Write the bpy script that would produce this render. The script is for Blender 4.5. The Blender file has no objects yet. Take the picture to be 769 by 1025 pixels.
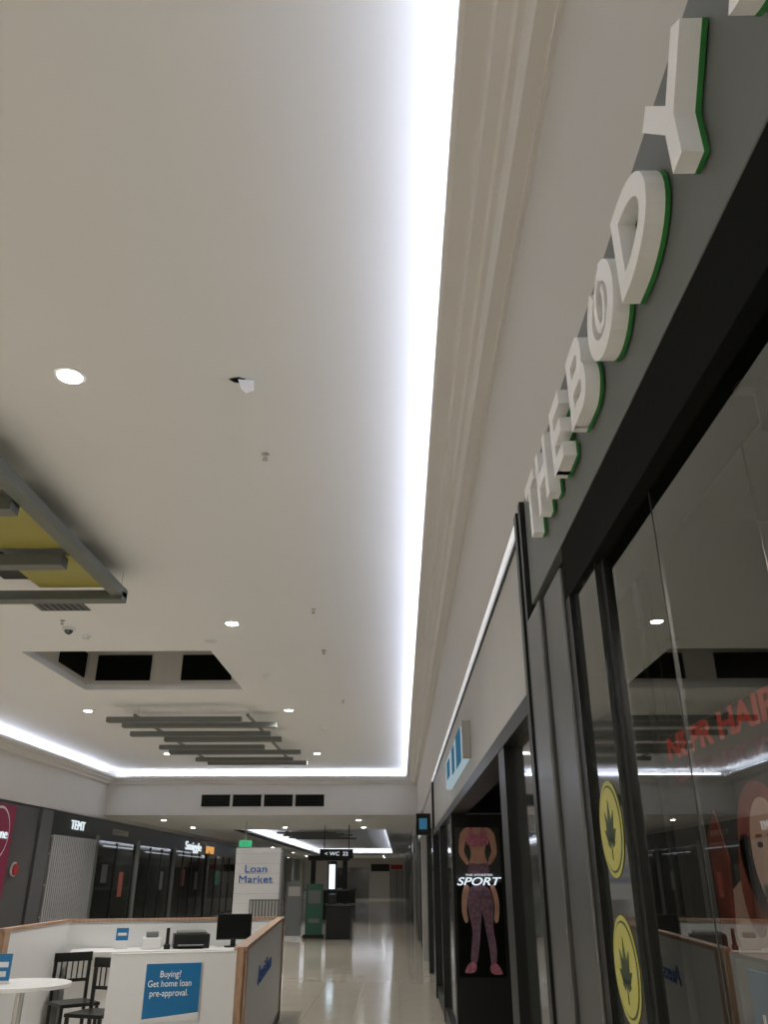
import bpy, bmesh, math, random
from mathutils import Matrix, Vector
random.seed(4)
E = 1.55
scene = bpy.context.scene
scene.view_settings.view_transform = 'Standard'

# ---------------------------------------------------------------- materials
def mat(name, col, rough=0.6, metal=0.0, var=0.06, scale=3.0, emit=None, es=0.0, bump=0.0, spec=0.5):
    m = bpy.data.materials.new(name); m.use_nodes = True
    nt = m.node_tree; bs = nt.nodes['Principled BSDF']
    bs.inputs['Roughness'].default_value = rough
    bs.inputs['Metallic'].default_value = metal
    bs.inputs['Specular IOR Level'].default_value = spec
    tc = nt.nodes.new('ShaderNodeTexCoord'); n = nt.nodes.new('ShaderNodeTexNoise')
    n.inputs['Scale'].default_value = scale; n.inputs['Detail'].default_value = 4
    nt.links.new(tc.outputs['Object'], n.inputs['Vector'])
    r = nt.nodes.new('ShaderNodeMix'); r.data_type = 'RGBA'
    r.inputs['A'].default_value = (*[max(0, c*(1-var)) for c in col], 1)
    r.inputs['B'].default_value = (*[min(1, c*(1+var)) for c in col], 1)
    nt.links.new(n.outputs['Fac'], r.inputs['Factor'])
    nt.links.new(r.outputs['Result'], bs.inputs['Base Color'])
    if emit:
        bs.inputs['Emission Color'].default_value = (*emit, 1)
        bs.inputs['Emission Strength'].default_value = es
    return m

M = {}
M['ceil'] = mat('ceiling_paint', (0.80, 0.80, 0.79), 0.85, var=0.02, scale=0.6)
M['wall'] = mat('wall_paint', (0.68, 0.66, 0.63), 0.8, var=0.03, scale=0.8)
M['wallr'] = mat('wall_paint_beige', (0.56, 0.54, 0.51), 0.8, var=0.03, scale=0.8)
M['cornice'] = mat('cornice_paint', (0.65, 0.63, 0.60), 0.75, var=0.02)
M['grey'] = mat('sign_panel_grey', (0.14, 0.15, 0.147), 0.55, var=0.05)
M['dgrey'] = mat('pilaster_grey', (0.09, 0.09, 0.09), 0.5, var=0.05)
M['black'] = mat('black_metal', (0.012, 0.013, 0.012), 0.4, spec=0.3)
M['dark'] = mat('dark_interior', (0.035, 0.035, 0.032), 0.7, var=0.3)
M['void'] = mat('void_black', (0.006, 0.007, 0.006), 0.9, spec=0.1)
M['white'] = mat('white_laminate', (0.66, 0.66, 0.65), 0.45, var=0.02)
M['letter'] = mat('letter_white', (0.90, 0.90, 0.89), 0.35, var=0.01)
M['green'] = mat('letter_green', (0.03, 0.22, 0.045), 0.4)
M['fascia'] = mat('fascia_beige', (0.40, 0.39, 0.365), 0.5)
M['trimw'] = mat('trim_white_glow', (0.85, 0.85, 0.85), 0.4, emit=(0.9, 0.93, 1), es=0.45)  # white trim with a mild glow added to its colour
M['slat'] = mat('slat_grey', (0.14, 0.15, 0.135), 0.5)
M['olive'] = mat('panel_olive', (0.34, 0.30, 0.06), 0.5, var=0.12, scale=2)
M['yellow'] = mat('sticker_yellow', (0.44, 0.42, 0.10), 0.5)
M['leaf'] = mat('sticker_leaf', (0.03, 0.05, 0.015), 0.5)
M['blue'] = mat('poster_blue', (0.012, 0.15, 0.34), 0.35)
M['navy'] = mat('text_navy', (0.02, 0.05, 0.16), 0.5)
M['btext'] = mat('text_blue', (0.03, 0.12, 0.42), 0.5)
M['red'] = mat('red_vinyl', (0.45, 0.03, 0.03), 0.5)
M['magenta'] = mat('magenta_panel', (0.30, 0.012, 0.07), 0.5)
M['hair'] = mat('poster_hair', (0.25, 0.06, 0.04), 0.5, var=0.7, scale=14)
M['skin'] = mat('poster_skin', (0.55, 0.30, 0.21), 0.5, var=0.45, scale=9)
M['skin2'] = mat('poster_pale', (0.6, 0.40, 0.32), 0.5, var=0.3, scale=8)
M['pink'] = mat('poster_pink', (0.50, 0.16, 0.22), 0.5, var=0.95, scale=30)
M['pattern'] = mat('poster_leggings', (0.20, 0.11, 0.16), 0.5, var=1.0, scale=30)
M['dgreen'] = mat('poster_green', (0.02, 0.10, 0.06), 0.5)
M['chrome'] = mat('chrome', (0.6, 0.6, 0.6), 0.25, 1.0)
M['plaster'] = mat('plaster_white', (0.92, 0.92, 0.92), 0.8)
M['shut'] = mat('shutter_grey', (0.45, 0.45, 0.46), 0.4, 0.2)
M['dglass'] = mat('dark_glass', (0.03, 0.033, 0.03), 0.06, var=0.2, spec=0.8)
M['door'] = mat('door_grey', (0.3, 0.3, 0.29), 0.5)

def wood():
    m = mat('timber_edge', (0.42, 0.24, 0.12), 0.45)
    nt = m.node_tree; w = nt.nodes.new('ShaderNodeTexWave'); w.inputs['Scale'].default_value = 6
    w.inputs['Distortion'].default_value = 6; w.inputs['Detail'].default_value = 3
    tc = nt.nodes['Texture Coordinate']; nt.links.new(tc.outputs['Object'], w.inputs['Vector'])
    mx = [n for n in nt.nodes if n.type == 'MIX'][0]
    mx.inputs['A'].default_value = (0.32, 0.19, 0.12, 1); mx.inputs['B'].default_value = (0.39, 0.25, 0.16, 1)
    nt.links.new(w.outputs['Fac'], mx.inputs['Factor']); return m
M['wood'] = wood()

def steel():
    m = mat('brushed_steel', (0.15, 0.152, 0.145), 0.38, 0.85)
    nt = m.node_tree; bs = nt.nodes['Principled BSDF']
    tc = nt.nodes['Texture Coordinate']; mp = nt.nodes.new('ShaderNodeMapping')
    mp.inputs['Scale'].default_value = (60, 60, 0.6); n = nt.nodes.new('ShaderNodeTexNoise')
    n.inputs['Scale'].default_value = 4
    nt.links.new(tc.outputs['Object'], mp.inputs['Vector']); nt.links.new(mp.outputs['Vector'], n.inputs['Vector'])
    bp = nt.nodes.new('ShaderNodeBump'); bp.inputs['Strength'].default_value = 0.12
    nt.links.new(n.outputs['Fac'], bp.inputs['Height']); nt.links.new(bp.outputs['Normal'], bs.inputs['Normal'])
    return m
M['steel'] = steel()

def floor_mat():
    m = bpy.data.materials.new('polished_tile'); m.use_nodes = True; nt = m.node_tree
    bs = nt.nodes['Principled BSDF']; bs.inputs['Roughness'].default_value = 0.1
    bs.inputs['Specular IOR Level'].default_value = 0.8
    tc = nt.nodes.new('ShaderNodeTexCoord'); b = nt.nodes.new('ShaderNodeTexBrick')
    b.offset = 0.0; b.inputs['Scale'].default_value = 1.0
    b.inputs['Brick Width'].default_value = 0.6; b.inputs['Row Height'].default_value = 0.6
    b.inputs['Mortar Size'].default_value = 0.003
    b.inputs['Color1'].default_value = (0.58, 0.53, 0.43, 1); b.inputs['Color2'].default_value = (0.56, 0.51, 0.415, 1)
    b.inputs['Mortar'].default_value = (0.38, 0.35, 0.29, 1)
    nt.links.new(tc.outputs['Object'], b.inputs['Vector'])
    n = nt.nodes.new('ShaderNodeTexNoise'); n.inputs['Scale'].default_value = 120
    nt.links.new(tc.outputs['Object'], n.inputs['Vector'])
    mx = nt.nodes.new('ShaderNodeMix'); mx.data_type = 'RGBA'; mx.blend_type = 'MULTIPLY'; mx.inputs['Factor'].default_value = 0.2
    nt.links.new(b.outputs['Color'], mx.inputs['A']); nt.links.new(n.outputs['Fac'], mx.inputs['B'])
    nt.links.new(mx.outputs['Result'], bs.inputs['Base Color'])
    n2 = nt.nodes.new('ShaderNodeTexNoise'); n2.inputs['Scale'].default_value = 2.5
    mr = nt.nodes.new('ShaderNodeMapRange'); mr.inputs['To Min'].default_value = 0.05; mr.inputs['To Max'].default_value = 0.15
    nt.links.new(tc.outputs['Object'], n2.inputs['Vector']); nt.links.new(n2.outputs['Fac'], mr.inputs['Value'])
    nt.links.new(mr.outputs['Result'], bs.inputs['Roughness'])
    return m
M['floor'] = floor_mat()

def glass():
    m = bpy.data.materials.new('shop_glass'); m.use_nodes = True; nt = m.node_tree
    nt.nodes.clear(); o = nt.nodes.new('ShaderNodeOutputMaterial')
    t = nt.nodes.new('ShaderNodeBsdfTransparent'); t.inputs['Color'].default_value = (0.82, 0.86, 0.83, 1)
    g = nt.nodes.new('ShaderNodeBsdfGlossy'); g.inputs['Roughness'].default_value = 0.0
    g.inputs['Color'].default_value = (0.95, 0.98, 0.95, 1)
    f = nt.nodes.new('ShaderNodeFresnel'); f.inputs['IOR'].default_value = 2.1
    mx = nt.nodes.new('ShaderNodeMixShader')
    nt.links.new(f.outputs[0], mx.inputs[0]); nt.links.new(t.outputs[0], mx.inputs[1]); nt.links.new(g.outputs[0], mx.inputs[2])
    nt.links.new(mx.outputs[0], o.inputs[0]); return m
M['glass'] = glass()

def emis(name, col, s):
    m = bpy.data.materials.new(name); m.use_nodes = True; nt = m.node_tree; nt.nodes.clear()
    o = nt.nodes.new('ShaderNodeOutputMaterial'); e = nt.nodes.new('ShaderNodeEmission')
    e.inputs[0].default_value = (*col, 1); e.inputs[1].default_value = s
    nt.links.new(e.outputs[0], o.inputs[0]); return m
M['led'] = emis('led_strip', (0.72, 0.79, 1.0), 17)
M['led2'] = emis('led_strip_far', (0.80, 0.85, 1.0), 18)
M['lamp'] = emis('downlight_lamp', (1.0, 0.98, 0.94), 60)
M['screen'] = emis('screen_light', (0.65, 0.85, 1.0), 1.6)
M['exit'] = emis('exit_green', (0.05, 0.6, 0.25), 0.8)
M['lit'] = emis('lit_letters', (0.85, 0.95, 1.0), 0.9)
M['litdim'] = emis('lit_strip_dim', (0.85, 0.92, 1.0), 0.45)
M['litblue'] = emis('lit_blue', (0.06, 0.22, 0.36), 0.5)
M['litorange'] = emis('lit_orange', (1.0, 0.5, 0.15), 0.7)
M['litbox'] = emis('lit_box', (0.62, 0.78, 0.85), 0.5)
M['redglow'] = emis('red_glow_text', (1.0, 0.09, 0.05), 0.17)  # red window lettering made to glow by its material
M['redglow_dim'] = emis('red_glow_text_dim', (1.0, 0.07, 0.04), 0.05)

# ---------------------------------------------------------------- builder
class B:
    def __init__(s, name):
        s.name = name; s.bm = bmesh.new(); s.mats = []
    def mi(s, m):
        if m not in s.mats: s.mats.append(m)
        return s.mats.index(m)
    def faces(s, pts, fs, m):
        k = s.mi(m); vs = [s.bm.verts.new(p) for p in pts]
        for f in fs:
            try:
                fc = s.bm.faces.new([vs[i] for i in f]); fc.material_index = k
            except ValueError: pass
    def box(s, x0, x1, y0, y1, z0, z1, m, mtx=None):
        p = [(x0,y0,z0),(x1,y0,z0),(x1,y1,z0),(x0,y1,z0),(x0,y0,z1),(x1,y0,z1),(x1,y1,z1),(x0,y1,z1)]
        if mtx: p = [mtx @ Vector(q) for q in p]
        s.faces(p, [(0,3,2,1),(4,5,6,7),(0,1,5,4),(1,2,6,5),(2,3,7,6),(3,0,4,7)], m)
    def seg(s, a, b, th, z0, z1, m, ext=0):
        a = Vector((a[0], a[1], 0)); b = Vector((b[0], b[1], 0)); L = (b-a).length
        ang = math.atan2(b.y-a.y, b.x-a.x)
        mt = Matrix.Translation(a) @ Matrix.Rotation(ang, 4, 'Z')
        s.box(-ext, L+ext, -th/2, th/2, z0, z1, m, mt)
    def cyl(s, c, r, z0, z1, m, n=24, r2=None, mtx=None):
        r2 = r if r2 is None else r2
        p = [(c[0]+r*math.cos(2*math.pi*i/n), c[1]+r*math.sin(2*math.pi*i/n), z0) for i in range(n)]
        p += [(c[0]+r2*math.cos(2*math.pi*i/n), c[1]+r2*math.sin(2*math.pi*i/n), z1) for i in range(n)]
        if mtx: p = [mtx @ Vector(q) for q in p]
        f = [tuple(range(n-1,-1,-1)), tuple(range(n,2*n))] + [(i,(i+1)%n,n+(i+1)%n,n+i) for i in range(n)]
        s.faces(p, f, m)
    def rod(s, a, b, r, m, n=8):
        a = Vector(a); b = Vector(b); d = b-a
        mt = Matrix.Translation(a) @ d.to_track_quat('Z','Y').to_matrix().to_4x4()
        s.cyl((0,0), r, 0, d.length, m, n, mtx=mt)
    def poly(s, pts, m):
        s.faces(pts, [tuple(range(len(pts)))], m)
    def prism(s, pts2, z0, z1, m, mtx):
        n = len(pts2)
        p = [mtx @ Vector((x,y,z0)) for x,y in pts2] + [mtx @ Vector((x,y,z1)) for x,y in pts2]
        s.faces(p, [tuple(range(n-1,-1,-1)), tuple(range(n,2*n))] + [(i,(i+1)%n,n+(i+1)%n,n+i) for i in range(n)], m)
    def ell(s, cx, cy, rx, ry, z0, z1, m, mtx, n=32):
        s.prism([(cx+rx*math.cos(2*math.pi*i/n), cy+ry*math.sin(2*math.pi*i/n)) for i in range(n)], z0, z1, m, mtx)
    def text(s, txt, mtx, w, h, depth, m, off=0.0, z=0.0, shear=0.0):
        c = bpy.data.curves.new('t', 'FONT'); c.body = txt; c.size = 1; c.extrude = 0.5; c.offset = off
        c.align_x = 'CENTER'; c.shear = shear
        o = bpy.data.objects.new('t', c); bpy.context.collection.objects.link(o)
        dg = bpy.context.evaluated_depsgraph_get(); me = o.evaluated_get(dg).to_mesh()
        xs = [v.co.x for v in me.vertices]; ys = [v.co.y for v in me.vertices]
        cx, cy = (min(xs)+max(xs))/2, (min(ys)+max(ys))/2
        W, H = max(xs)-min(xs), max(ys)-min(ys)
        if w is None: sy = h/H; sx = sy
        elif h is None: sx = w/W; sy = sx
        else: sx = w/W; sy = h/H
        k = s.mi(m); vs = []
        for v in me.vertices:
            vs.append(s.bm.verts.new(mtx @ Vector(((v.co.x-cx)*sx, (v.co.y-cy)*sy, z + (v.co.z+0.5)*depth))))
        for p in me.polygons:
            try:
                f = s.bm.faces.new([vs[i] for i in p.vertices]); f.material_index = k
            except ValueError: pass
        o.evaluated_get(dg).to_mesh_clear()
        bpy.data.objects.remove(o); bpy.data.curves.remove(c)
    def done(s, bevel=0, smooth=False):
        me = bpy.data.meshes.new(s.name); s.bm.to_mesh(me); s.bm.free()
        for m in s.mats: me.materials.append(M[m])
        o = bpy.data.objects.new(s.name, me); bpy.context.collection.objects.link(o)
        if bevel:
            md = o.modifiers.new('bevel', 'BEVEL'); md.width = bevel; md.segments = 2; md.limit_method = 'ANGLE'
        if smooth:
            for p in me.polygons: p.use_smooth = True
        return o

def face_mx(x, y, z):   # plane facing -X (right wall), text reads far->near
    return Matrix(((0,0,-1,x),(-1,0,0,y),(0,1,0,z),(0,0,0,1)))
def face_px(x, y, z):   # plane facing +X (left wall)
    return Matrix(((0,0,1,x),(1,0,0,y),(0,1,0,z),(0,0,0,1)))
def face_my(x, y, z, rot=0):   # plane facing -Y
    return Matrix.Translation((x,y,z)) @ Matrix.Rotation(rot,4,'Z') @ Matrix.Rotation(math.pi/2,4,'X')

XL, XR, Y0, Y1, YF = -8.7, 0.55, -8.0, 25.0, 80.0
HC = E + 2.95; LOW = 3.28

# ---------------------------------------------------------------- room shell
b = B('floor'); b.box(XL-3, 5, Y0-1, YF+1, -0.1, 0, 'floor'); b.done()

hx0, hx1, hy0, hy1 = -5.38, -2.66, 11.1, 13.65
def slab(b, x0, x1, y0, y1, z, th, hx0, hx1, hy0, hy1, m):
    b.box(x0, hx0, y0, y1, z, z+th, m); b.box(hx1, x1, y0, y1, z, z+th, m)
    b.box(hx0, hx1, y0, hy0, z, z+th, m); b.box(hx0, hx1, hy1, y1, z, z+th, m)
b = B('ceiling')
slab(b, XL-0.2, XR+0.2, Y0, Y1+0.1, HC, 0.1, hx0, hx1, hy0, hy1, 'ceil')
b.done()
b = B('ceiling_lower')
slab(b, XL-0.3, XR+3, Y1+0.2, YF, LOW, 0.08, -6.4, -0.5, 33, 68, 'ceil')
b.box(-7.0, 0.1, 32.4, 68.6, LOW+0.45, LOW+0.5, 'ceil')
b.box(-7.05, -7.0, 32.4, 68.6, LOW+0.08, LOW+0.5, 'ceil'); b.box(0.1, 0.15, 32.4, 68.6, LOW+0.08, LOW+0.5, 'ceil')
b.box(-7, 0.1, 32.35, 32.4, LOW+0.08, LOW+0.5, 'ceil'); b.box(-7, 0.1, 68.6, 68.65, LOW+0.08, LOW+0.5, 'ceil')
for (x0,x1,y0,y1) in [(-6.42,-6.4,33,68),(-0.5,-0.48,33,68),(-6.4,-0.5,32.98,33),(-6.4,-0.5,68,68.02)]:
    b.box(x0,x1,y0,y1,LOW,LOW+0.16,'ceil')
b.done()

b = B('ceiling_recess')
zt = HC + 0.75
b.box(hx0-0.05, hx0, hy0, hy1, HC+0.1, zt, 'wall'); b.box(hx1, hx1+0.05, hy0, hy1, HC+0.1, zt, 'wall')
b.box(hx0, hx1, hy0-0.05, hy0, HC+0.1, zt, 'wall'); b.box(hx0, hx1, hy1, hy1+0.05, HC+0.1, zt, 'wall')
b.box(hx0-0.05, hx1+0.05, hy0-0.05, hy1+0.05, zt, zt+0.05, 'dgrey')
for a0,a1 in ((-5.22,-4.28), (-3.74,-2.87)):
    b.box(a0, a1, hy1-0.02, hy1, HC+0.16, HC+0.60, 'void')
    for i in range(6): b.box(a0, a1, hy1-0.035, hy1-0.02, HC+0.2+i*0.07, HC+0.205+i*0.07, 'void')
b.box(hx0, hx0+0.02, hy0+1.3, hy1-0.15, HC+0.18, HC+0.6, 'void')
b.done()

def ring(b, prof, m, x0=XL, x1=XR, y0=Y0, y1=Y1):
    k = b.mi(m); rs = []
    for d, z in prof:
        rs.append([b.bm.verts.new(p) for p in ((x0+d,y0+d,z),(x1-d,y0+d,z),(x1-d,y1-d,z),(x0+d,y1-d,z))])
    for a, c in zip(rs, rs[1:]):
        for i in range(4):
            j = (i+1) % 4; f = b.bm.faces.new((a[i], a[j], c[j], c[i])); f.material_index = k
b = B('trim_cornice')
ring(b, [(0,E+2.55),(0.02,E+2.55),(0.02,E+2.57),(0.085,E+2.575),(0.10,E+2.60),(0.11,E+2.63),(0.135,E+2.635),(0.15,E+2.65),
         (0.20,E+2.665),(0.21,E+2.70),(0.225,E+2.705),(0.30,E+2.72),(0.32,E+2.73),(0.32,E+2.79),(0.30,E+2.79),(0.30,E+2.745),(0.0,E+2.745)], 'cornice')
b.done()

b = B('led_strip_light'); kk = b.mi('led')
da, db, za, zb = 0.19, 0.16, E+2.765, E+2.84
N = 16
for i in range(N):
    ya = Y0+0.3+(Y1-0.6-Y0)*i/N; yb = Y0+0.3+(Y1-0.6-Y0)*(i+1)/N
    b.poly([(XR-da,ya,za),(XR-db,ya,zb),(XR-db,yb,zb),(XR-da,yb,za)], 'led')
    b.poly([(XL+da,yb,za),(XL+db,yb,zb),(XL+db,ya,zb),(XL+da,ya,za)], 'led')
for i in range(5):
    xa = XL+0.35+(XR-XL-0.7)*i/5; xb = XL+0.35+(XR-XL-0.7)*(i+1)/5
    b.poly([(xa,Y1-da,za),(xb,Y1-da,za),(xb,Y1-db,zb),(xa,Y1-db,zb)], 'led')
    b.poly([(xb,Y0+da,za),(xa,Y0+da,za),(xa,Y0+db,zb),(xb,Y0+db,zb)], 'led')
b.done()
b = B('led_strip_light')
for (x0,x1,y0,y1) in [(-6.8,-6.7,33,68),(-0.25,-0.15,33,68),(-6.4,-0.5,68.2,68.3)]:
    b.poly([(x0,y0,LOW+0.1),(x1,y0,LOW+0.1),(x1,y1,LOW+0.1),(x0,y1,LOW+0.1)], 'led2')
b.done()

# end bulkhead
b = B('wall_bulkhead')
b.box(XL, XR, Y1, Y1+0.2, LOW-0.02, HC+0.1, 'wall')
b.box(XL, XR, Y1-0.03, Y1+0.02, LOW-0.02, LOW+0.06, 'cornice')
b.done()
b = B('air_vent')
for i in range(4):
    x0 = -5.85+i*0.93
    b.box(x0, x0+0.85, Y1-0.02, Y1, E+1.95, E+2.28, 'void')
    for j in range(7):
        b.box(x0, x0+0.85, Y1-0.03, Y1-0.02, E+1.97+j*0.045, E+1.985+j*0.045, 'black')
    b.box(x0-0.02, x0, Y1-0.035, Y1, E+1.93, E+2.3, 'cornice'); b.box(x0+0.85, x0+0.87, Y1-0.035, Y1, E+1.93, E+2.3, 'cornice')
b.done()

b = B('wall_back'); b.box(XL-0.3, 5, Y0-0.2, Y0, 0, HC+0.1, 'wall'); b.done()
b = B('wall_far')
b.box(XL-3, 5, YF, YF+0.2, 0, LOW, 'wall')
b.box(-0.9, 0.4, YF-0.05, YF, 0, 2.3, 'door'); b.box(-0.27, -0.23, YF-0.07, YF-0.05, 0, 2.3, 'black')
b.box(-2.6, -0.9, YF-0.06, YF, 2.2, 2.8, 'black'); b.box(-0.8, 0.3, YF-0.08, YF, 2.35, 2.75, 'red')
b.box(-6.5, -2.8, YF-0.06, YF, 0, 2.5, 'dglass'); b.done()

b = B('wall_right')
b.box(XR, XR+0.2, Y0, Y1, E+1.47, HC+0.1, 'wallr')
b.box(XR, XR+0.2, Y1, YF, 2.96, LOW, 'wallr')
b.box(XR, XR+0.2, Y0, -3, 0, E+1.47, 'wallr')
b.done()
b = B('wall_left')
b.box(XL-0.2, XL, Y0, Y1, 3.15, HC+0.1, 'wall')
b.box(XL-0.2, XL, Y1, YF, 3.15, LOW, 'wall')
b.box(XL-0.2, XL, Y0, 14, 0, 3.15, 'wall')
b.done()

# ---------------------------------------------------------------- right shop: lettered shopfront
b = B('shop_sign_fascia')
b.box(XR-0.01, XR+0.12, -3, 3.08, E+1.0, E+1.465, 'grey')
b.done(bevel=0.003)

b = B('storefront_window')
gx = XR+0.03; GT = E+0.81
b.box(XR-0.008, XR+0.16, -3, 2.46, GT, E+0.998, 'void')
b.box(XR+0.02, XR+0.16, 2.46, 3.08, GT, E+0.998, 'void')
b.box(XR-0.005, XR+0.12, -3, 2.1, 0, 0.12, 'black')
for y0,y1 in [(-3,-1.2),(-1.195,-0.1),(-0.095,0.955),(0.96,1.66),(1.665,2.08)]:
    b.poly([(gx,y0,0.12),(gx,y0,GT),(gx,y1,GT),(gx,y1,0.12)], 'glass')
for y in (-1.1975,-0.0975,0.9575,1.6625): b.box(gx-0.001,gx+0.008,y-0.002,y+0.002,0.12,GT,'dark')
b.box(XR+0.02, XR+0.05, 2.08, 2.12, 0, GT, 'black')
b.box(XR+0.005, XR+0.03, 2.12, 2.40, 0, GT, 'dglass')
b.box(XR-0.01, XR+0.05, 2.40, 2.465, 0, GT, 'black')
b.done()
b = B('steel_pilaster')
b.box(XR-0.02, XR+0.02, 2.47, 2.78, 0, E+0.93, 'steel'); b.box(XR-0.035, XR+0.02, 2.80, 3.075, 0, E+0.93, 'steel')
b.box(XR-0.005, XR+0.02, 2.78, 2.80, 0, E+0.93, 'black')
b.done(bevel=0.006)
b = B('frame_channel')
b.box(XR-0.03, XR+0.4, 3.085, 3.13, 0, E+1.46, 'black'); b.box(XR+0.01, XR+0.4, 3.13, 3.2, 0, E+1.46, 'grey')
b.box(XR-0.03, XR+0.4, 3.2, 3.26, 0, E+1.46, 'black'); b.done()

b = B('shop_interior')
b.box(4.0, 4.1, -3, 3.1, 0, 2.9, 'dark'); b.box(XR+0.42, 4, 3.05, 3.08, 0, 2.9, 'dark'); b.box(XR+0.22, 4, -3.05, -3, 0, 2.9, 'dark')
b.box(XR+0.22, 4, -3, 3.08, 2.9, 2.95, 'dgrey')
for (x,y) in ((1.7,0.2),(1.7,2.0)):
    b.cyl((x,y),0.06,2.885,2.9,'lit',20)  # made-up lamp discs, added along with the interior fill spot
b.done()
l = bpy.data.lights.new('shop_fill_spot', 'SPOT'); l.energy = 60; l.spot_size = math.radians(130); l.spot_blend = 0.8; l.color=(1,0.85,0.72); l.shadow_soft_size=0.08  # added fill spot to lift the dark shop interior
o = bpy.data.objects.new('shop_fill_spot', l); o.location = (1.7,2.0,2.87); bpy.context.collection.objects.link(o)
# added fill spot with a made-up fitting, to brighten the window posters
b = B('poster_fill_fitting'); b.cyl((XR+0.10,1.2),0.02,2.26,2.33,'black',16); b.box(XR+0.05,XR+0.14,1.185,1.215,2.33,2.345,'black'); b.done()
l = bpy.data.lights.new('poster_fill_spot', 'SPOT'); l.energy = 22; l.spot_size = math.radians(100); l.spot_blend = 0.8; l.color=(1,0.88,0.8); l.shadow_soft_size=0.02
o = bpy.data.objects.new('poster_fill_spot', l); o.location = (XR+0.09,1.2,2.24); bpy.context.collection.objects.link(o)
o.rotation_euler = (Vector((XR+0.2,1.85,1.5))-Vector(o.location)).to_track_quat('-Z','Y').to_euler()
b = B('display_shelf')
for i in range(5):
    b.box(2.6, 3.0, -1.5, 2.8, 0.3+i*0.45, 0.33+i*0.45, 'fascia')
    y = -1.4
    while y < 2.7:
        w = random.uniform(0.05,0.1); b.cyl((2.8, y), w/2, 0.33+i*0.45, 0.33+i*0.45+random.uniform(0.12,0.25), random.choice(['white','skin2','dgreen','pink','black']), 10); y += w+0.04
b.box(3.0, 3.03, -1.5, 2.8, 0, 2.4, 'dark'); b.box(2.6,3.0,-1.53,-1.5,0,2.4,'dark'); b.box(2.6,3.0,2.8,2.83,0,2.4,'dark')
b.done()

# letters (hand-built bold strokes, white fronts with green backs)
b = B('shop_sign_letters')
zc = E+1.235; LH = 0.225; TH = 0.047
def stroke(pts, w, z0, z1, m, mt):
    L=[];R=[]
    for i,p in enumerate(pts):
        a=Vector(pts[max(0,i-1)]); c=Vector(pts[min(len(pts)-1,i+1)]); d=(c-a).normalized(); n=Vector((-d.y,d.x))
        L.append(Vector(p)+n*w/2); R.append(Vector(p)-n*w/2)
    n=len(L)
    P3=[mt@Vector((q.x,q.y,z)) for z in (z0,z1) for q in L+R]
    fs=[]
    for i in range(n-1):
        fs += [(i,i+1,n+i+1,n+i),(2*n+i,3*n+i,3*n+i+1,2*n+i+1),(i,2*n+i,2*n+i+1,i+1),(n+i,n+i+1,3*n+i+1,3*n+i)]
    fs += [(0,n,3*n,2*n),(n-1,2*n+n-1,3*n+n-1,n+n-1)]
    b.faces(P3, fs, m)
def arc(cx,cy,rx,ry,a0,a1,n=14):
    return [(cx+rx*math.cos(math.radians(a0+(a1-a0)*i/n)), cy+ry*math.sin(math.radians(a0+(a1-a0)*i/n))) for i in range(n+1)]
def glyph(ch, w, h):
    e = TH/2; l, r, bt, tp = -w/2+e, w/2-e, -h/2+e, h/2-e
    if ch == 'T': return [[(-w/2,tp),(w/2,tp)],[(0,-h/2),(0,tp)]]
    if ch == 'H': return [[(l,-h/2),(l,h/2)],[(r,-h/2),(r,h/2)],[(l,0),(r,0)]]
    if ch == 'E': return [[(l,-h/2),(l,h/2)],[(l,tp),(w/2,tp)],[(l,0),(w/2*0.85,0)],[(l,bt),(w/2,bt)]]
    if ch == 'Y': return [[(l*0.98,h/2),(0,-0.01)],[(r*0.98,h/2),(0,-0.01)],[(0,-h/2),(0,0.02)]]
    if ch == 'D': return [[(l,-h/2),(l,h/2)],[(l,tp)]+arc(l+0.03,0,r-l-0.03,tp,90,-90,20)+[(l,bt)]]
    if ch == 'B':
        q = tp/2
        return [[(l,-h/2),(l,h/2)],[(l,tp)]+arc(r-q-0.016,q,q,q,90,-90)+[(l,0)],[(l,0)]+arc(r-q,-q,q,q,90,-90)+[(l,bt)]]
    if ch == 'P':
        q = tp*0.55
        return [[(l,-h/2),(l,h/2)],[(l,tp)]+arc(r-q,tp-q,q,q,90,-90)+[(l,tp-2*q)]]
    if ch == 'O': return [arc(0,0,r,tp,0,360,36)]
    if ch == 'S':
        q = tp/2
        return [arc(0,q,r*0.9,q,40,270,18)[:-1]+arc(0,-q,r*0.95,q,90,-140,18)]
for ch,y,w in [('T',2.65,0.19),('H',2.40,0.19),('E',2.13,0.15),('B',1.83,0.19),('D',1.27,0.225),('Y',1.01,0.245),('S',0.70,0.19),('H',0.44,0.2),('O',0.17,0.24),('P',-0.09,0.2)]:
    mt = face_mx(XR-0.012, y, zc)
    for i, s_ in enumerate(glyph(ch, w, LH)):
        d = 0.0002*i
        stroke(s_, TH+0.003, 0.002, 0.012-d, 'green', mt); stroke(s_, TH, 0.012-d, 0.050-d, 'letter', mt)
mt = face_mx(XR-0.012, 1.545, zc)
outer = [(0.098*math.cos(math.radians(a)), 0.092*math.sin(math.radians(a))) for a in range(120, 120+322, 9)]
inner = [(0.05,0.095),(0.015,0.09),(-0.015,0.068),(-0.032,0.035),(-0.033,-0.005),(-0.018,-0.04)]
inner2 = [(0.03,0.05),(0.038,0.02),(0.032,-0.015),(0.012,-0.042),(-0.018,-0.04)]
stroke(outer, 0.052, 0.002, 0.012, 'green', mt); stroke(outer, 0.049, 0.012, 0.050, 'letter', mt)
stroke(inner, 0.024, 0.012, 0.0495, 'letter', mt); stroke(inner2, 0.018, 0.012, 0.049, 'letter', mt)
b.done()

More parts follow.
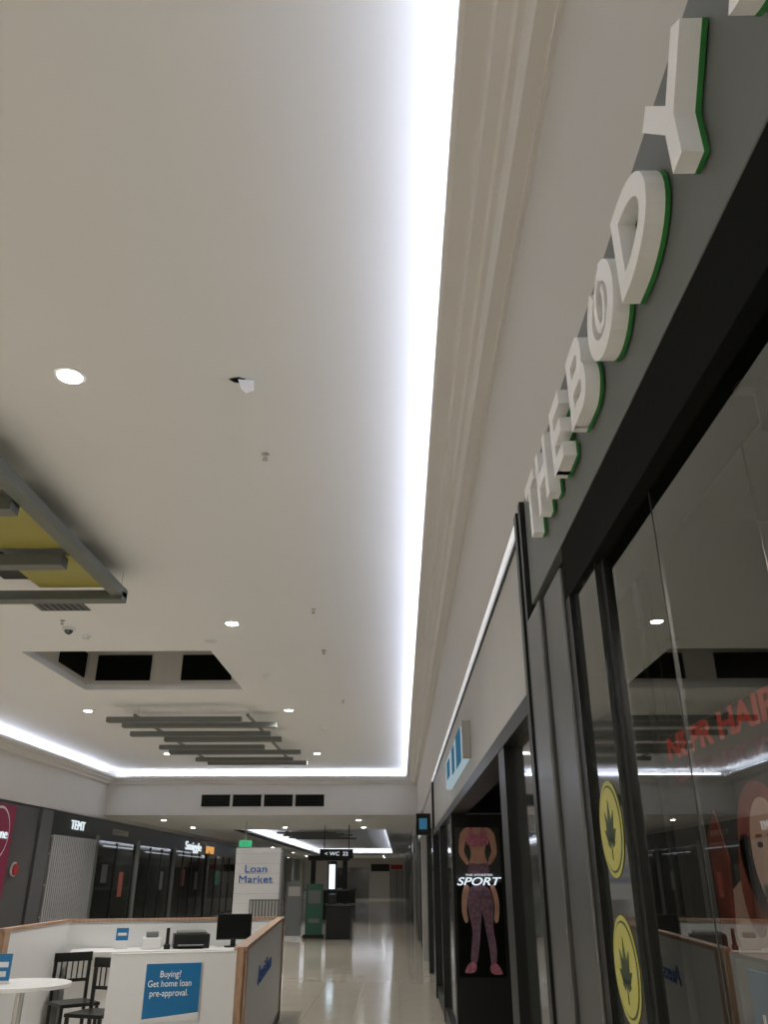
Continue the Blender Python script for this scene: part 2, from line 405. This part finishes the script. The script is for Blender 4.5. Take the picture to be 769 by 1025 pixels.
# round leaf stickers
def sticker(z):
    b = B('leaf_sticker'); mt = face_mx(XR+0.004, 2.25, z)
    def disc(r, z0, m): b.ell(0,0,r,r,z0,z0+0.0008,m,mt,40)
    disc(0.118, 0, 'yellow'); disc(0.106, 0.001, 'leaf'); disc(0.101, 0.002, 'yellow')
    for a,l in [(90,0.10),(58,0.085),(122,0.085),(25,0.065),(155,0.065),(-8,0.04),(188,0.04)]:
        r = math.radians(a); d = Vector((math.cos(r), math.sin(r))); n = Vector((-d.y, d.x)); o = Vector((0,-0.03))
        b.prism([o, o+d*l*0.5-n*0.014, o+d*l, o+d*l*0.5+n*0.014], 0.003, 0.004, 'leaf', mt)
    b.prism([(-0.003,-0.075),(0.003,-0.075),(0.003,-0.03),(-0.003,-0.03)], 0.003, 0.004, 'leaf', mt)
    b.done()
sticker(E+0.12); sticker(E-0.20)

# posters inside window
px = XR+0.2
b = B('window_poster')
b.box(px, px+0.01, 1.30, 2.12, E-0.16, E+0.20, 'dark')
b.box(px, px+0.01, 2.06, 2.12, 0, E-0.16, 'dark'); b.box(px, px+0.01, 1.30, 1.36, 0, E-0.16, 'dark')
mt = face_mx(px, 1.82, E+0.02)
b.prism([(-0.28,-0.17),(-0.20,-0.05),(-0.06,0.0),(0.14,0.0),(0.26,-0.06),(0.32,-0.17)], 0.001, 0.002, 'skin2', mt)
b.ell(0.03,0.04,0.125,0.13,0.002,0.003,'hair',mt); b.ell(-0.06,-0.03,0.06,0.10,0.002,0.003,'hair',mt)
b.ell(0.05,0.03,0.078,0.105,0.003,0.004,'skin2',mt)
b.prism([(0.01,-0.10),(0.09,-0.10),(0.10,-0.03),(0.0,-0.03)],0.003,0.004,'skin2',mt)
for dx in (0.02,0.08): b.ell(dx,0.045,0.014,0.006,0.004,0.005,'black',mt,12); b.ell(dx,0.062,0.018,0.003,0.004,0.005,'hair',mt,12)
b.ell(0.05,-0.03,0.022,0.008,0.004,0.005,'red',mt,14); b.prism([(0.045,0.03),(0.06,0.0),(0.042,0.0)],0.004,0.005,'skin',mt)
b.prism([(-0.28,-0.17),(-0.20,-0.17),(-0.16,0.02),(-0.21,0.13),(-0.28,0.08)], 0.003, 0.004, 'hair', mt)
b.done()
b = B('window_lettering')
b.text('NEPR HAIR', face_mx(XR+0.2, 1.95, E+0.325), 0.70, 0.062, 0.004, 'redglow', off=0.01)
b.text('EXTENSIONS', face_mx(XR+0.2, 1.92, E+0.25), 0.70, 0.04, 0.004, 'redglow_dim')
b.rod((XR+0.21,2.3,E+0.36),(XR+0.21,1.55,E+0.36),0.003,'black')
for y in (2.3,1.55): b.rod((XR+0.21,y,E+0.36),(XR+0.21,y,2.9),0.002,'black')
b.done()
b = B('kiosk_reflection_board')  # blue board standing in for the kiosk poster's reflection in the glass
b.box(px-0.03, px-0.02, 1.56, 1.92, E-0.52, E-0.17, 'blue')
b.text('Instant\nbeauty', face_mx(px-0.03, 1.74, E-0.30), 0.26, 0.11, 0.002, 'letter')
b.box(px-0.032, px-0.018, 1.60, 1.62, 0, E-0.52, 'white'); b.box(px-0.032, px-0.018, 1.86, 1.88, 0, E-0.52, 'white')
b.done()

# ---------------------------------------------------------------- sports shop (recessed entry)
b = B('sports_shopfront')
b.box(XR, XR+0.15, 3.27, 13.5, E+0.70, E+1.40, 'fascia')
b.box(XR-0.02, XR+0.02, 3.27, 13.5, E+1.41, E+1.455, 'trimw')
b.box(XR-0.01, XR+0.1, 3.27, 13.5, E+1.39, E+1.41, 'black')
b.box(XR-0.015, XR+0.15, 3.27, 13.5, E+0.62, E+0.70, 'black')
b.box(XR-0.01, XR+0.12, 3.27, 3.40, 0, E+0.62, 'black')
b.box(XR+0.04, XR+0.05, 3.40, 4.25, 0.1, E+0.62, 'dglass')
b.box(XR-0.01, XR+0.12, 4.25, 4.5, 0, E+0.62, 'black')
b.box(XR+0.15, 2.2, 3.27, 13.5, E+0.95, E+1.0, 'dark')
b.box(2.2, 2.25, 3.27, 13.5, 0, E+1.0, 'dark')
b.box(XR, XR+0.75, 9.0, 9.25, 0, E+0.62, 'black')
b.box(XR-0.01, XR+0.1, 9.25, 13.5, 0, 0.15, 'black')
b.box(XR+0.03, XR+0.05, 9.25, 13.3, 0.15, E+0.62, 'dglass')
b.box(XR-0.02, XR+0.12, 11.2, 11.35, 0, E+0.62, 'black')
b.box(XR-0.03, XR+0.2, 13.3, 13.58, 0, E+1.40, 'black')
b.done()
b = B('illuminated_sign')
b.box(XR-0.06, XR-0.002, 6.3, 8.7, E+0.84, E+1.10, 'litbox')
b.box(XR-0.065, XR-0.06, 6.5, 7.0, E+0.84, E+1.10, 'litblue'); b.box(XR-0.065, XR-0.06, 7.3, 7.6, E+0.86, E+1.08, 'litblue'); b.box(XR-0.065, XR-0.06, 8.0, 8.4, E+0.9, E+1.06, 'litblue')
b.box(XR-0.065, XR-0.002, 6.26, 6.3, E+0.83, E+1.11, 'fascia'); b.done()

b = B('sports_poster')
mt = face_my(XR+0.03, 8.985, 0.68)
W, H = 0.46, 1.36
b.prism([(0,0),(W,0),(W,H),(0,H)], 0, 0.008, 'void', mt)
b.prism([(0.0,0.84),(W,0.84),(W,H),(0,H)], 0.009, 0.011, 'dark', mt)
def smooth(pts, it=3):
    for _ in range(it):
        q=[]
        for i in range(len(pts)):
            a=pts[i]; c=pts[(i+1)%len(pts)]
            q.append((a[0]*0.75+c[0]*0.25,a[1]*0.75+c[1]*0.25)); q.append((a[0]*0.25+c[0]*0.75,a[1]*0.25+c[1]*0.75))
        pts=q
    return pts
def P(pts, z, m, it=2): b.prism([(x*W, min(y,1.0)*H) for x,y in smooth(pts,it)], z, z+0.002, m, mt)
# torso, arms (hands on hips), sports bra, waistband
P([(0.28,0.68),(0.72,0.68),(0.70,0.76),(0.64,0.82),(0.70,0.89),(0.86,0.95),(0.80,1.0),(0.58,1.0),(0.42,1.0),(0.20,1.0),(0.14,0.95),(0.30,0.89),(0.36,0.82),(0.30,0.76)], 0.012, 'skin')
P([(0.12,0.98),(0.26,0.97),(0.22,0.88),(0.18,0.83),(0.30,0.76),(0.26,0.725),(0.08,0.80),(0.07,0.86)], 0.0125, 'skin')
P([(0.88,0.98),(0.74,0.97),(0.78,0.88),(0.82,0.83),(0.70,0.76),(0.74,0.725),(0.92,0.80),(0.93,0.86)], 0.0125, 'skin')
P([(0.27,0.865),(0.73,0.865),(0.77,0.92),(0.70,0.95),(0.67,1.0),(0.60,1.0),(0.58,0.95),(0.42,0.95),(0.40,1.0),(0.33,1.0),(0.30,0.95),(0.23,0.92)], 0.015, 'pink', 1)
P([(0.26,0.67),(0.74,0.67),(0.74,0.72),(0.68,0.755),(0.5,0.74),(0.32,0.755),(0.26,0.72)], 0.015, 'pattern')
b.text('SPORT', mt @ Matrix.Translation((W/2, 0.625*H, 0)), W*0.98, 0.075, 0.03, 'lit', off=0.01, z=0.018, shear=0.3)
b.text('THE ATHLETES', mt @ Matrix.Translation((W/2, 0.668*H, 0)), W*0.6, 0.018, 0.01, 'lit', z=0.02)
P([(0.28,0.60),(0.70,0.60),(0.80,0.50),(0.78,0.40),(0.76,0.30),(0.82,0.20),(0.80,0.07),(0.68,0.07),(0.66,0.18),(0.60,0.30),(0.54,0.44),(0.50,0.34),(0.46,0.22),(0.38,0.07),(0.24,0.08),(0.28,0.20),(0.32,0.30),(0.24,0.42),(0.22,0.50)], 0.012, 'pattern')
P([(0.66,0.09),(0.82,0.09),(0.92,0.03),(0.90,0.015),(0.66,0.02)], 0.014, 'pink'); P([(0.23,0.10),(0.38,0.09),(0.36,0.03),(0.12,0.025),(0.12,0.045)], 0.014, 'pink')
P([(0.16,0.60),(0.30,0.60),(0.22,0.50),(0.20,0.42),(0.24,0.36),(0.16,0.34),(0.09,0.42),(0.10,0.52)], 0.014, 'skin'); P([(0.72,0.60),(0.84,0.60),(0.92,0.50),(0.91,0.40),(0.86,0.34),(0.78,0.36),(0.82,0.44),(0.80,0.52)], 0.014, 'skin')
b.done()

# ---------------------------------------------------------------- far right shops
b = B('shopfront_row_right')
y = 13.6; i = 0
while y < 78:
    L = 6.0
    b.box(XR+0.002, XR+0.15, y, y+L, 2.45, 2.95, ['fascia','black','grey'][i%3])
    b.box(XR+0.03, XR+0.06, y+0.5, y+L, 0, 2.45, 'dglass')
    b.box(XR-0.06, XR+0.3, y+L-0.5, y+L, 0, 2.95, 'steel' if i%2 else 'fascia')
    b.box(XR-0.02, XR+0.1, y+L/2, y+L/2+0.1, 0, 2.45, 'black')
    if i in (1,3,5): b.box(XR-0.03, XR, y+1.5, y+3.8, 2.55, 2.85, 'litdim')
    y += L; i += 1
b.done()
b = B('illuminated_sign')
b.box(XR-0.25, XR, 15.0, 15.1, 2.25, 2.6, 'black'); b.box(XR-0.20, XR-0.06, 14.98, 15.0, 2.34, 2.52, 'litblue'); b.done()
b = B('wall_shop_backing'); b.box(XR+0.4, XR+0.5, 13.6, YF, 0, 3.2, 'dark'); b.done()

# ---------------------------------------------------------------- left shops
b = B('shopfront_row_left')
x = XL
b.box(x+0.001, x+0.02, 14, 17.0, 0, 3.1, 'wall')
b.box(x+0.001, x+0.03, 17.0, 20.9, 0, 3.1, 'dgrey')
b.box(x+0.001, x+0.06, 21.0, 48, 2.58, 3.13, 'black')
b.box(x+0.001, x+0.1, 20.4, 21.1, 0, 3.1, 'dgrey')
for (y0,y1) in [(24.6,28.3),(28.7,33),(33.4,39),(39.4,46)]:
    b.box(x+0.001, x+0.02, y0, y1, 0.1, 2.58, 'dglass'); n = int((y1-y0)/1.4)
    for j in range(n+1): yy = y0+(y1-y0)*j/n; b.box(x+0.001, x+0.05, yy-0.03, yy+0.03, 0, 2.55, 'black')
for yy in (24.5, 28.5, 33.2, 39.2, 46.3): b.box(x+0.001, x+0.09, yy-0.15, yy+0.15, 0, 2.7, 'grey')
for j in range(10): b.box(x+0.001, x+0.03, 47+j*3.3, 49.8+j*3.3, 0, 3.1, ['dglass','fascia','dglass','grey'][j%4])
b.text('TEMT', face_px(x+0.06, 22.9, 2.86), 1.0, 0.22, 0.03, 'lit')
b.text('ROCKWEAR', face_px(x+0.06, 26.5, 2.85), 1.5, 0.16, 0.03, 'fascia')
b.text('Smiggle', face_px(x+0.06, 36.2, 2.75), 2.8, 0.42, 0.04, 'lit')
b.box(x+0.06, x+0.09, 38.6, 40.2, 2.6, 2.9, 'litorange')
for (yy, zz, w_, h_, m_) in [(25.6,1.7,0.5,0.5,'dgrey'),(27.2,1.4,0.4,0.7,'hair'),(31.8,1.5,0.5,0.6,'dgrey'),(35.0,1.6,0.6,0.6,'hair'),(37.4,1.5,0.6,0.7,'grey'),(41.5,1.6,1.0,0.6,'dgreen'),(44.3,1.6,0.8,0.5,'grey')]:
    b.box(x+0.02, x+0.03, yy-w_/2, yy+w_/2, zz-h_/2, zz+h_/2, m_)
b.box(x+0.02, x+0.03, 25.2, 28.1, 2.42, 2.46, 'litdim'); b.box(x+0.02, x+0.03, 29.5, 32.6, 2.38, 2.41, 'litdim'); b.box(x+0.02,x+0.03,34,38.6,2.4,2.43,'litdim')
b.done()
b = B('roller_shutter')
yy = 21.2
while yy < 24.25:
    b.box(XL+0.11, XL+0.15, yy, yy+0.07, 0, 2.56, 'shut'); yy += 0.13
for zz in (0.05, 0.7, 1.4, 2.1, 2.5): b.box(XL+0.10, XL+0.11, 21.15, 24.3, zz, zz+0.04, 'shut')
b.box(XL+0.09, XL+0.10, 21.12, 24.32, 0, 2.56, 'dgrey')
b.done()
b = B('magenta_shop_sign')
b.box(XL+0.04, XL+0.09, 17.0, 19.0, 0.3, 3.05, 'magenta')
mt = face_px(XL+0.09, 18.25, 2.45)
b.ell(0,0,0.55,0.55,0,0.02,'letter',mt,40); b.ell(0,0,0.5,0.5,0.02,0.03,'magenta',mt,40)
b.text('bonne', mt, 0.85, 0.2, 0.02, 'lit', z=0.03)
b.done()
b = B('wall_alarm_bell'); mt = face_px(XL+0.04, 19.45, 1.75)
b.ell(0,0,0.15,0.15,0,0.04,'white',mt,24); b.ell(0,0,0.12,0.12,0.04,0.08,'red',mt,24); b.done()

# ---------------------------------------------------------------- ceiling fixtures
def downlight(x, y, z, energy, r=0.075):
    b = B('downlight'); n = 24
    b.cyl((x,y), r+0.03, z-0.008, z, 'white', n); b.cyl((x,y), r, z-0.011, z-0.008, 'lamp', n); b.done()
    l = bpy.data.lights.new('downlight_spot', 'SPOT'); l.energy = energy; l.spot_size = math.radians(130); l.spot_blend = 0.8
    l.color = (1, 0.965, 0.91); l.shadow_soft_size = 0.07
    o = bpy.data.objects.new('downlight_spot', l); o.location = (x,y,z-0.03); bpy.context.collection.objects.link(o)
for y in (-6.8, -1.3, 4.28, 9.77, 15.5, 21.3):
    downlight(-2.1, y, HC, 440); downlight(-5.98, y, HC, 440)
for y in (27.5, 31.5, 42, 52, 62, 71, 76):
    downlight(-7.6, y, LOW, 120)
    if y < 32 or y > 69: downlight(-1.3, y, LOW, 120)
    if y in (31.5, 71): downlight(-4.2, y, LOW, 120)

def sprinkler(x, y, z=HC):
    b = B('sprinkler_head')
    b.cyl((x,y), 0.03, z-0.008, z, 'chrome', 16); b.cyl((x,y), 0.01, z-0.05, z-0.008, 'chrome', 10)
    b.cyl((x,y), 0.022, z-0.054, z-0.05, 'chrome', 12)
    b.rod((x-0.015,y,z-0.05),(x-0.006,y,z-0.02),0.003,'black'); b.rod((x+0.015,y,z-0.05),(x+0.006,y,z-0.02),0.003,'black'); b.done()
for p in [(-1.0,5.34),(-1.01,9.2),(-1.05,11.1),(-1.0,14.6),(-4.2,9.6)]: sprinkler(*p)
def smoke(x, y):
    b = B('smoke_detector'); b.cyl((x,y), 0.06, HC-0.02, HC, 'white', 24); b.cyl((x,y), 0.035, HC-0.045, HC-0.02, 'white', 24, r2=0.05); b.done()
for p in [(-2.1,12.6),(-4.15,10.3),(-1.6,17.5)]: smoke(*p)
b = B('security_camera_dome')
b.mats.append('dglass')
bmesh.ops.create_uvsphere(b.bm, u_segments=20, v_segments=12, radius=0.055, matrix=Matrix.Translation((-4.25, 9.95, HC-0.03)))
b.cyl((-4.25,9.95), 0.085, HC-0.03, HC, 'white', 24); b.done()
b = B('ceiling_speaker'); b.cyl((-2.55,10.6),0.09,HC-0.006,HC,'white',28); b.cyl((-2.55,10.6),0.075,HC-0.008,HC-0.006,'wall',28); b.done()

# damaged plaster flap
b = B('broken_ceiling_plaster')
x,y,z = -0.995,4.33,HC
b.poly([(x-0.09,y-0.0,z-0.004),(x-0.06,y+0.04,z-0.004),(x-0.01,y+0.05,z-0.004),(x+0.02,y+0.0,z-0.004),(x-0.02,y-0.02,z-0.004),(x-0.06,y-0.01,z-0.004)], 'void')
pp = [(x-0.03,y,z-0.002),(x+0.0,y-0.01,z-0.085),(x+0.035,y-0.015,z-0.12),(x+0.08,y-0.01,z-0.10),(x+0.07,y+0.02,z-0.002)]
q = [(a,c+0.01,d) for a,c,d in pp]
b.faces(pp+q, [(0,1,2,3,4),(9,8,7,6,5)]+[(i,(i+1)%5,5+(i+1)%5,5+i) for i in range(5)], 'plaster')
b.poly([(x-0.15,y-0.05,z-0.006),(x-0.09,y-0.03,z-0.02),(x-0.11,y-0.01,z-0.004)],'plaster'); b.done()
b = B('ceiling_grille')
b.box(-4.3,-3.7,8.85,9.2,HC-0.006,HC,'black')
for i in range(8): b.box(-4.28+i*0.077,-4.25+i*0.077,8.87,9.18,HC-0.012,HC-0.006,'grey')
b.done()

# suspended slatted screens
b = B('suspended_slat_screen')
z0, z1 = E+2.66, E+2.72
b.box(-2.96, -2.84, 4.6, 7.95, z0, z1+0.04, 'slat'); b.box(-6.0, -2.84, 7.80, 7.95, z0-0.04, z1, 'slat')
for yy, xe in ((4.75,-2.84),(5.6,-2.98),(6.8,-3.05)):
    b.box(-6.0, xe, yy-0.07, yy+0.07, z0-0.07, z1-0.02, 'slat')
b.box(-6.0, -5.88, 4.6, 7.95, z0, z1+0.04, 'slat'); b.box(-4.5, -4.4, 4.6, 7.95, z1, z1+0.05, 'slat')
b.box(-4.35, -2.96, 5.75, 6.70, z1+0.02, z1+0.04, 'olive'); b.box(-4.35, -2.96, 4.85, 5.5, z1+0.02, z1+0.04, 'olive')
b.box(-3.70, -2.96, 6.90, 7.78, z1+0.02, z1+0.04, 'olive'); b.box(-4.0,-3.70, 6.9, 7.6, z1+0.05, z1+0.07, 'black')
for px_,py_ in ((-2.89,4.7),(-2.89,7.88),(-5.94,4.7),(-5.94,7.88)): b.rod((px_,py_,z1),(px_,py_,HC),0.004,'chrome')
b.done(bevel=0.006)

b = B('suspended_slat_screen')
ys = [15.0,15.75,16.6,17.5,18.4,19.4,20.4,21.3]
xa = [-5.4,-5.35,-5.45,-5.0,-5.35,-5.4,-5.0,-4.9]; xb = [-2.9,-2.35,-2.6,-2.5,-3.0,-2.3,-2.6,-2.35]
for i,yy in enumerate(ys):
    dz = 0.03*(i%2); b.box(xa[i], xb[i], yy-0.08, yy+0.08, z0-0.02+dz, z1+0.01+dz, 'slat')
for xx in (-4.9,-2.8): b.box(xx-0.03, xx+0.03, 15.0, 21.3, z1+0.04, z1+0.07, 'slat')
for xx in (-4.9,-2.8):
    for yy in (15.2,21.1): b.rod((xx,yy,z1+0.05),(xx,yy,HC),0.004,'chrome')
b.done()
b = B('suspended_slat_screen')
for i in range(6): b.box(-5.0+0.2*(i%2), -2.6+0.3*(i%3), 35+i*1.0, 35.12+i*1.0, LOW-0.05, LOW+0.02, 'slat')
for xx in (-4.6,-3.0):
    b.box(xx-0.05, xx+0.05, 35, 40.1, LOW+0.02, LOW+0.06, 'slat')
    for yy in (35.1,40.0): b.rod((xx,yy,LOW+0.05),(xx,yy,LOW+0.45),0.01,'chrome')
b.done()

# hanging signs
b = B('exit_sign'); b.box(-5.2,-4.8,28,28.08,2.5,2.7,'exit'); b.text('EXIT', face_my(-5,28,2.6), 0.3,0.11,0.01,'white'); b.rod((-5,28.04,2.7),(-5,28.04,LOW),0.02,'white'); b.done()
b = B('hanging_directory_sign'); b.box(-2.75,-1.6,30,30.1,2.2,2.5,'black'); b.text('< WC  22', face_my(-2.17,30,2.35), 0.8,0.12,0.01,'lit')
for xx in (-2.6,-1.75): b.rod((xx,30.05,2.5),(xx,30.05,LOW),0.015,'black')
b.done()

# ---------------------------------------------------------------- kiosk
F0=(-1.98,6.22); F1=(-1.14,6.5); B1=(-1.53,11.5); B0=(-4.0,10.75); L0=(-3.9,8.75)
def lerp(a,b_,t): return (a[0]+(b_[0]-a[0])*t, a[1]+(b_[1]-a[1])*t)
b = B('kiosk_counter')
b.seg(F0, F1, 0.06, 0, 1.08, 'white'); b.seg(F1, B1, 0.06, 0, 1.08, 'white'); b.seg(B0, B1, 0.06, 0, 1.08, 'white'); b.seg(L0, B0, 0.06, 0, 1.08, 'white')
b.seg(F1, B1, 0.085, 1.08, 1.11, 'wood', 0.03); b.seg(B0, B1, 0.085, 1.08, 1.11, 'wood', 0.0); b.seg(L0, B0, 0.085, 1.08, 1.11, 'wood', 0.04)
b.seg(F0, F1, 0.065, 1.08, 1.085, 'white')
for p, q in ((F1, lerp(F1,B1,0.012)), (lerp(B1,F1,0.03), B1), (L0, lerp(L0,B0,0.05))): b.seg(p, q, 0.095, 0, 1.108, 'wood', 0.02)
b.seg(lerp(F1,F0,0.0), lerp(F1,F0,0.02), 0.095, 0, 1.108, 'wood', 0.015)
b.seg(F1, B1, 0.075, 0, 0.1, 'black')
dv = Vector((B1[0]-B0[0], B1[1]-B0[1])).normalized(); nv = Vector((dv.y, -dv.x))
pa = (B0[0]+nv.x*0.38+dv.x*0.1, B0[1]+nv.y*0.38+dv.y*0.1); pb = (B1[0]+nv.x*0.38-dv.x*0.12, B1[1]+nv.y*0.38-dv.y*0.12)
b.seg(pa, pb, 0.62, 0.76, 0.80, 'white'); pa2=(pa[0]+nv.x*0.2,pa[1]+nv.y*0.2); pb2=(pb[0]+nv.x*0.2,pb[1]+nv.y*0.2)
b.seg(pa2, pb2, 0.03, 0, 0.76, 'white')
rt = math.atan2(B1[1]-F1[1], B1[0]-F1[0])
mid = lerp(F1,B1,0.42); n2 = Vector((math.sin(rt), -math.cos(rt)))
mt = Matrix.Translation((mid[0]+n2.x*0.03, mid[1]+n2.y*0.03, 0.80)) @ Matrix.Rotation(rt,4,'Z') @ Matrix.Rotation(math.pi/2,4,'X')
b.text('AussieLoan', mt, 1.6, 0.14, 0.01, 'btext')
b.done(bevel=0.004)
DR = math.atan2(dv.y, dv.x)
def on_desk(x, back=0.3):
    t = (x-B0[0])/(B1[0]-B0[0]); p = lerp(B0,B1,t); return Matrix.Translation((p[0]+nv.x*back, p[1]+nv.y*back, 0.802)) @ Matrix.Rotation(DR,4,'Z')
b = B('computer_monitor'); m_ = on_desk(-2.13,0.35)
b.box(-0.21,0.21,-0.015,0.015,0.08,0.36,'black',m_); b.box(-0.03,0.03,0.015,0.04,0.0,0.25,'black',m_); b.box(-0.1,0.1,-0.06,0.1,0,0.012,'black',m_); b.box(-0.20,0.20,-0.018,-0.015,0.10,0.35,'void',m_); b.done(bevel=0.003)
b = B('printer'); m_ = on_desk(-2.62,0.28)
b.box(-0.20,0.22,-0.18,0.18,0,0.15,'black',m_); b.box(-0.16,0.18,-0.14,0.14,0.15,0.18,'slat',m_); b.box(-0.15,0.15,-0.26,-0.18,0.03,0.045,'slat',m_); b.done(bevel=0.01)
b = B('card_terminal'); m_ = on_desk(-3.04,0.35)
b.box(-0.12,0.10,-0.1,0.1,0,0.12,'white',m_); b.box(-0.08,0.06,-0.08,0.06,0.12,0.18,'grey',m_); b.done(bevel=0.01)
b = B('desk_phone'); m_ = on_desk(-2.88,0.42)
b.box(-0.035,0.035,-0.08,0.08,0,0.05,'black',m_); b.box(-0.02,0.02,-0.02,0.02,0.05,0.22,'black',m_); b.done(bevel=0.005)
b = B('brochure_holder'); m_ = on_desk(-3.38,0.3)
b.box(-0.07,0.07,-0.01,0.01,0.02,0.22,'blue',m_); b.box(-0.075,0.075,-0.03,0.04,0,0.02,'white',m_); b.box(-0.075,0.075,-0.03,-0.02,0.02,0.09,'white',m_); b.box(-0.05,0.05,-0.014,-0.01,0.14,0.17,'white',m_); b.done()

fr = math.atan2(F1[1]-F0[1], F1[0]-F0[0]); c = lerp(F0,F1,0.48); fn = Vector((math.sin(fr), -math.cos(fr)))
mt = Matrix.Translation((c[0]+fn.x*0.045, c[1]+fn.y*0.045, 0.755)) @ Matrix.Rotation(fr,4,'Z') @ Matrix.Rotation(math.pi/2,4,'X')
b = B('home_loan_poster')
b.box(-0.19,0.19,-0.30,0.27,-0.012,0,'white',mt); b.box(-0.185,0.185,-0.08,0.265,0,0.003,'blue',mt)
b.poly([mt@Vector(p) for p in ((-0.185,-0.08,0.0035),(0.185,-0.08,0.0035),(0.185,-0.03,0.0035),(-0.185,-0.06,0.0035))],'white')
b.text('Buying?\nGet home loan\npre-approval.', mt@Matrix.Translation((-0.02,0.14,0)), 0.29,0.165,0.002,'letter',z=0.004)
b.text('LoanMarket', mt@Matrix.Translation((-0.03,-0.12,0)), 0.26,0.035,0.002,'navy',z=0.001)
b.prism([(0.13,-0.14),(0.17,-0.14),(0.15,-0.095)],0.001,0.003,'blue',mt)
b.box(-0.18,-0.16,-0.755,-0.30,-0.012,-0.002,'white',mt); b.box(0.16,0.18,-0.755,-0.30,-0.012,-0.002,'white',mt)
b.done()

b = B('kiosk_pylon_sign')
b.box(-2.45,-1.78,13.0,13.25,0,1.98,'white')
for i in range(14): b.box(-2.45,-1.78,12.996,13.0,0.14+i*0.135,0.143+i*0.135,'fascia')
b.text('Loan\nMarket', face_my(-2.13,12.995,1.62), 0.5,0.24,0.01,'btext',off=0.0)
b.box(-2.2,-1.76,12.96,12.995,0.2,1.28,'grey')
for i in range(9): b.box(-2.18+i*0.047,-2.16+i*0.047,12.94,12.96,0.22,1.26,'fascia')
b.done(bevel=0.003)

b = B('round_table'); tx,ty = -3.2,7.75
b.cyl((tx,ty),0.40,0.72,0.75,'white',48); b.cyl((tx,ty),0.035,0.03,0.72,'chrome',20); b.cyl((tx,ty),0.25,0,0.03,'chrome',36,r2=0.22); b.cyl((tx,ty),0.09,0.69,0.72,'chrome',20); b.done(bevel=0.004)
b = B('brochure_holder'); m_ = Matrix.Translation((-3.38,7.7,0.752))@Matrix.Rotation(0.2,4,'Z')
b.box(-0.08,0.08,-0.01,0.01,0.02,0.22,'blue',m_); b.box(-0.085,0.085,-0.03,0.04,0,0.02,'white',m_); b.box(-0.06,0.06,-0.014,-0.01,0.12,0.16,'white',m_); b.box(-0.05,0.05,-0.014,-0.01,0.05,0.09,'white',m_); b.done()
def chair(x, y, r):
    b = B('dining_chair'); m_ = Matrix.Translation((x,y,0))@Matrix.Rotation(r,4,'Z')
    b.box(-0.19,0.19,-0.19,0.19,0.44,0.47,'black',m_)
    for sx in (-0.17,0.17):
        b.box(sx-0.015,sx+0.015,-0.18,-0.15,0,0.44,'black',m_); b.box(sx-0.015,sx+0.015,0.15,0.18,0,0.88,'black',m_)
        b.box(sx-0.01,sx+0.01,-0.15,0.15,0.18,0.2,'black',m_)
    b.box(-0.19,0.19,0.15,0.175,0.80,0.88,'black',m_); b.box(-0.17,0.17,0.155,0.17,0.62,0.65,'black',m_)
    for i in range(5): b.box(-0.11+i*0.055-0.007,-0.11+i*0.055+0.007,0.157,0.167,0.65,0.8,'black',m_)
    b.box(-0.17,0.17,-0.17,-0.155,0.2,0.22,'black',m_)
    b.done(bevel=0.004)
chair(-3.18,9.0,0.7); chair(-2.74,8.35,-0.3)

# distant stands
b = B('pull_up_banner'); b.box(-3.3,-2.85,25.8,25.82,0.08,1.5,'grey'); b.box(-3.34,-2.81,25.7,25.92,0,0.08,'chrome'); b.rod((-3.07,25.85,0.08),(-3.07,25.85,1.5),0.01,'chrome'); b.box(-3.25,-2.9,25.79,25.8,1.1,1.35,'fascia'); b.done()
b = B('green_poster_stand'); b.box(-2.75,-2.25,26,26.04,0.1,1.42,'dgreen'); b.box(-2.8,-2.2,25.95,26.2,0,0.1,'black'); b.box(-2.68,-2.32,25.98,26,0.9,1.25,'grey'); b.box(-2.65,-2.35,25.98,26,0.4,0.5,'grey'); b.done()
b = B('black_display_kiosk'); b.box(-2.1,-1.4,25.5,26.6,0,0.85,'black'); b.box(-2.15,-1.35,25.45,26.65,0.85,0.9,'dglass'); b.box(-2.05,-1.9,25.6,26.5,0.9,1.15,'black'); b.done(bevel=0.01)
b = B('digital_totem'); b.box(-2.4,-2.1,29.3,29.4,0,2.1,'black'); b.box(-2.35,-2.15,29.28,29.3,1.25,2.0,'screen'); b.done()
b = B('mall_kiosk')
b.box(-4.0,-2.2,38,44,0,1.1,'black'); b.box(-4.1,-2.1,37.9,44.1,1.1,1.15,'grey'); b.box(-3.9,-3.7,38.5,38.7,1.15,2.3,'black'); b.box(-2.5,-2.3,38.5,38.7,1.15,2.3,'black'); b.box(-4.0,-2.2,38.3,38.9,2.3,2.5,'black'); b.done()

# ---------------------------------------------------------------- world + camera
w = bpy.data.worlds.new('World'); scene.world = w; w.use_nodes = True
w.node_tree.nodes['Background'].inputs[0].default_value = (0.02,0.02,0.022,1)
cam = bpy.data.cameras.new('camera'); co = bpy.data.objects.new('camera', cam); bpy.context.collection.objects.link(co)
cam.sensor_fit = 'VERTICAL'; cam.sensor_height = 36; cam.sensor_width = 27; cam.lens = 36*800/1025
cam.clip_start = 0.05; cam.clip_end = 300
p = math.atan(367.5/800); psi = 0.0176
co.location = (0,0,E); co.rotation_euler = (math.pi/2+p, 0, psi)
scene.camera = co
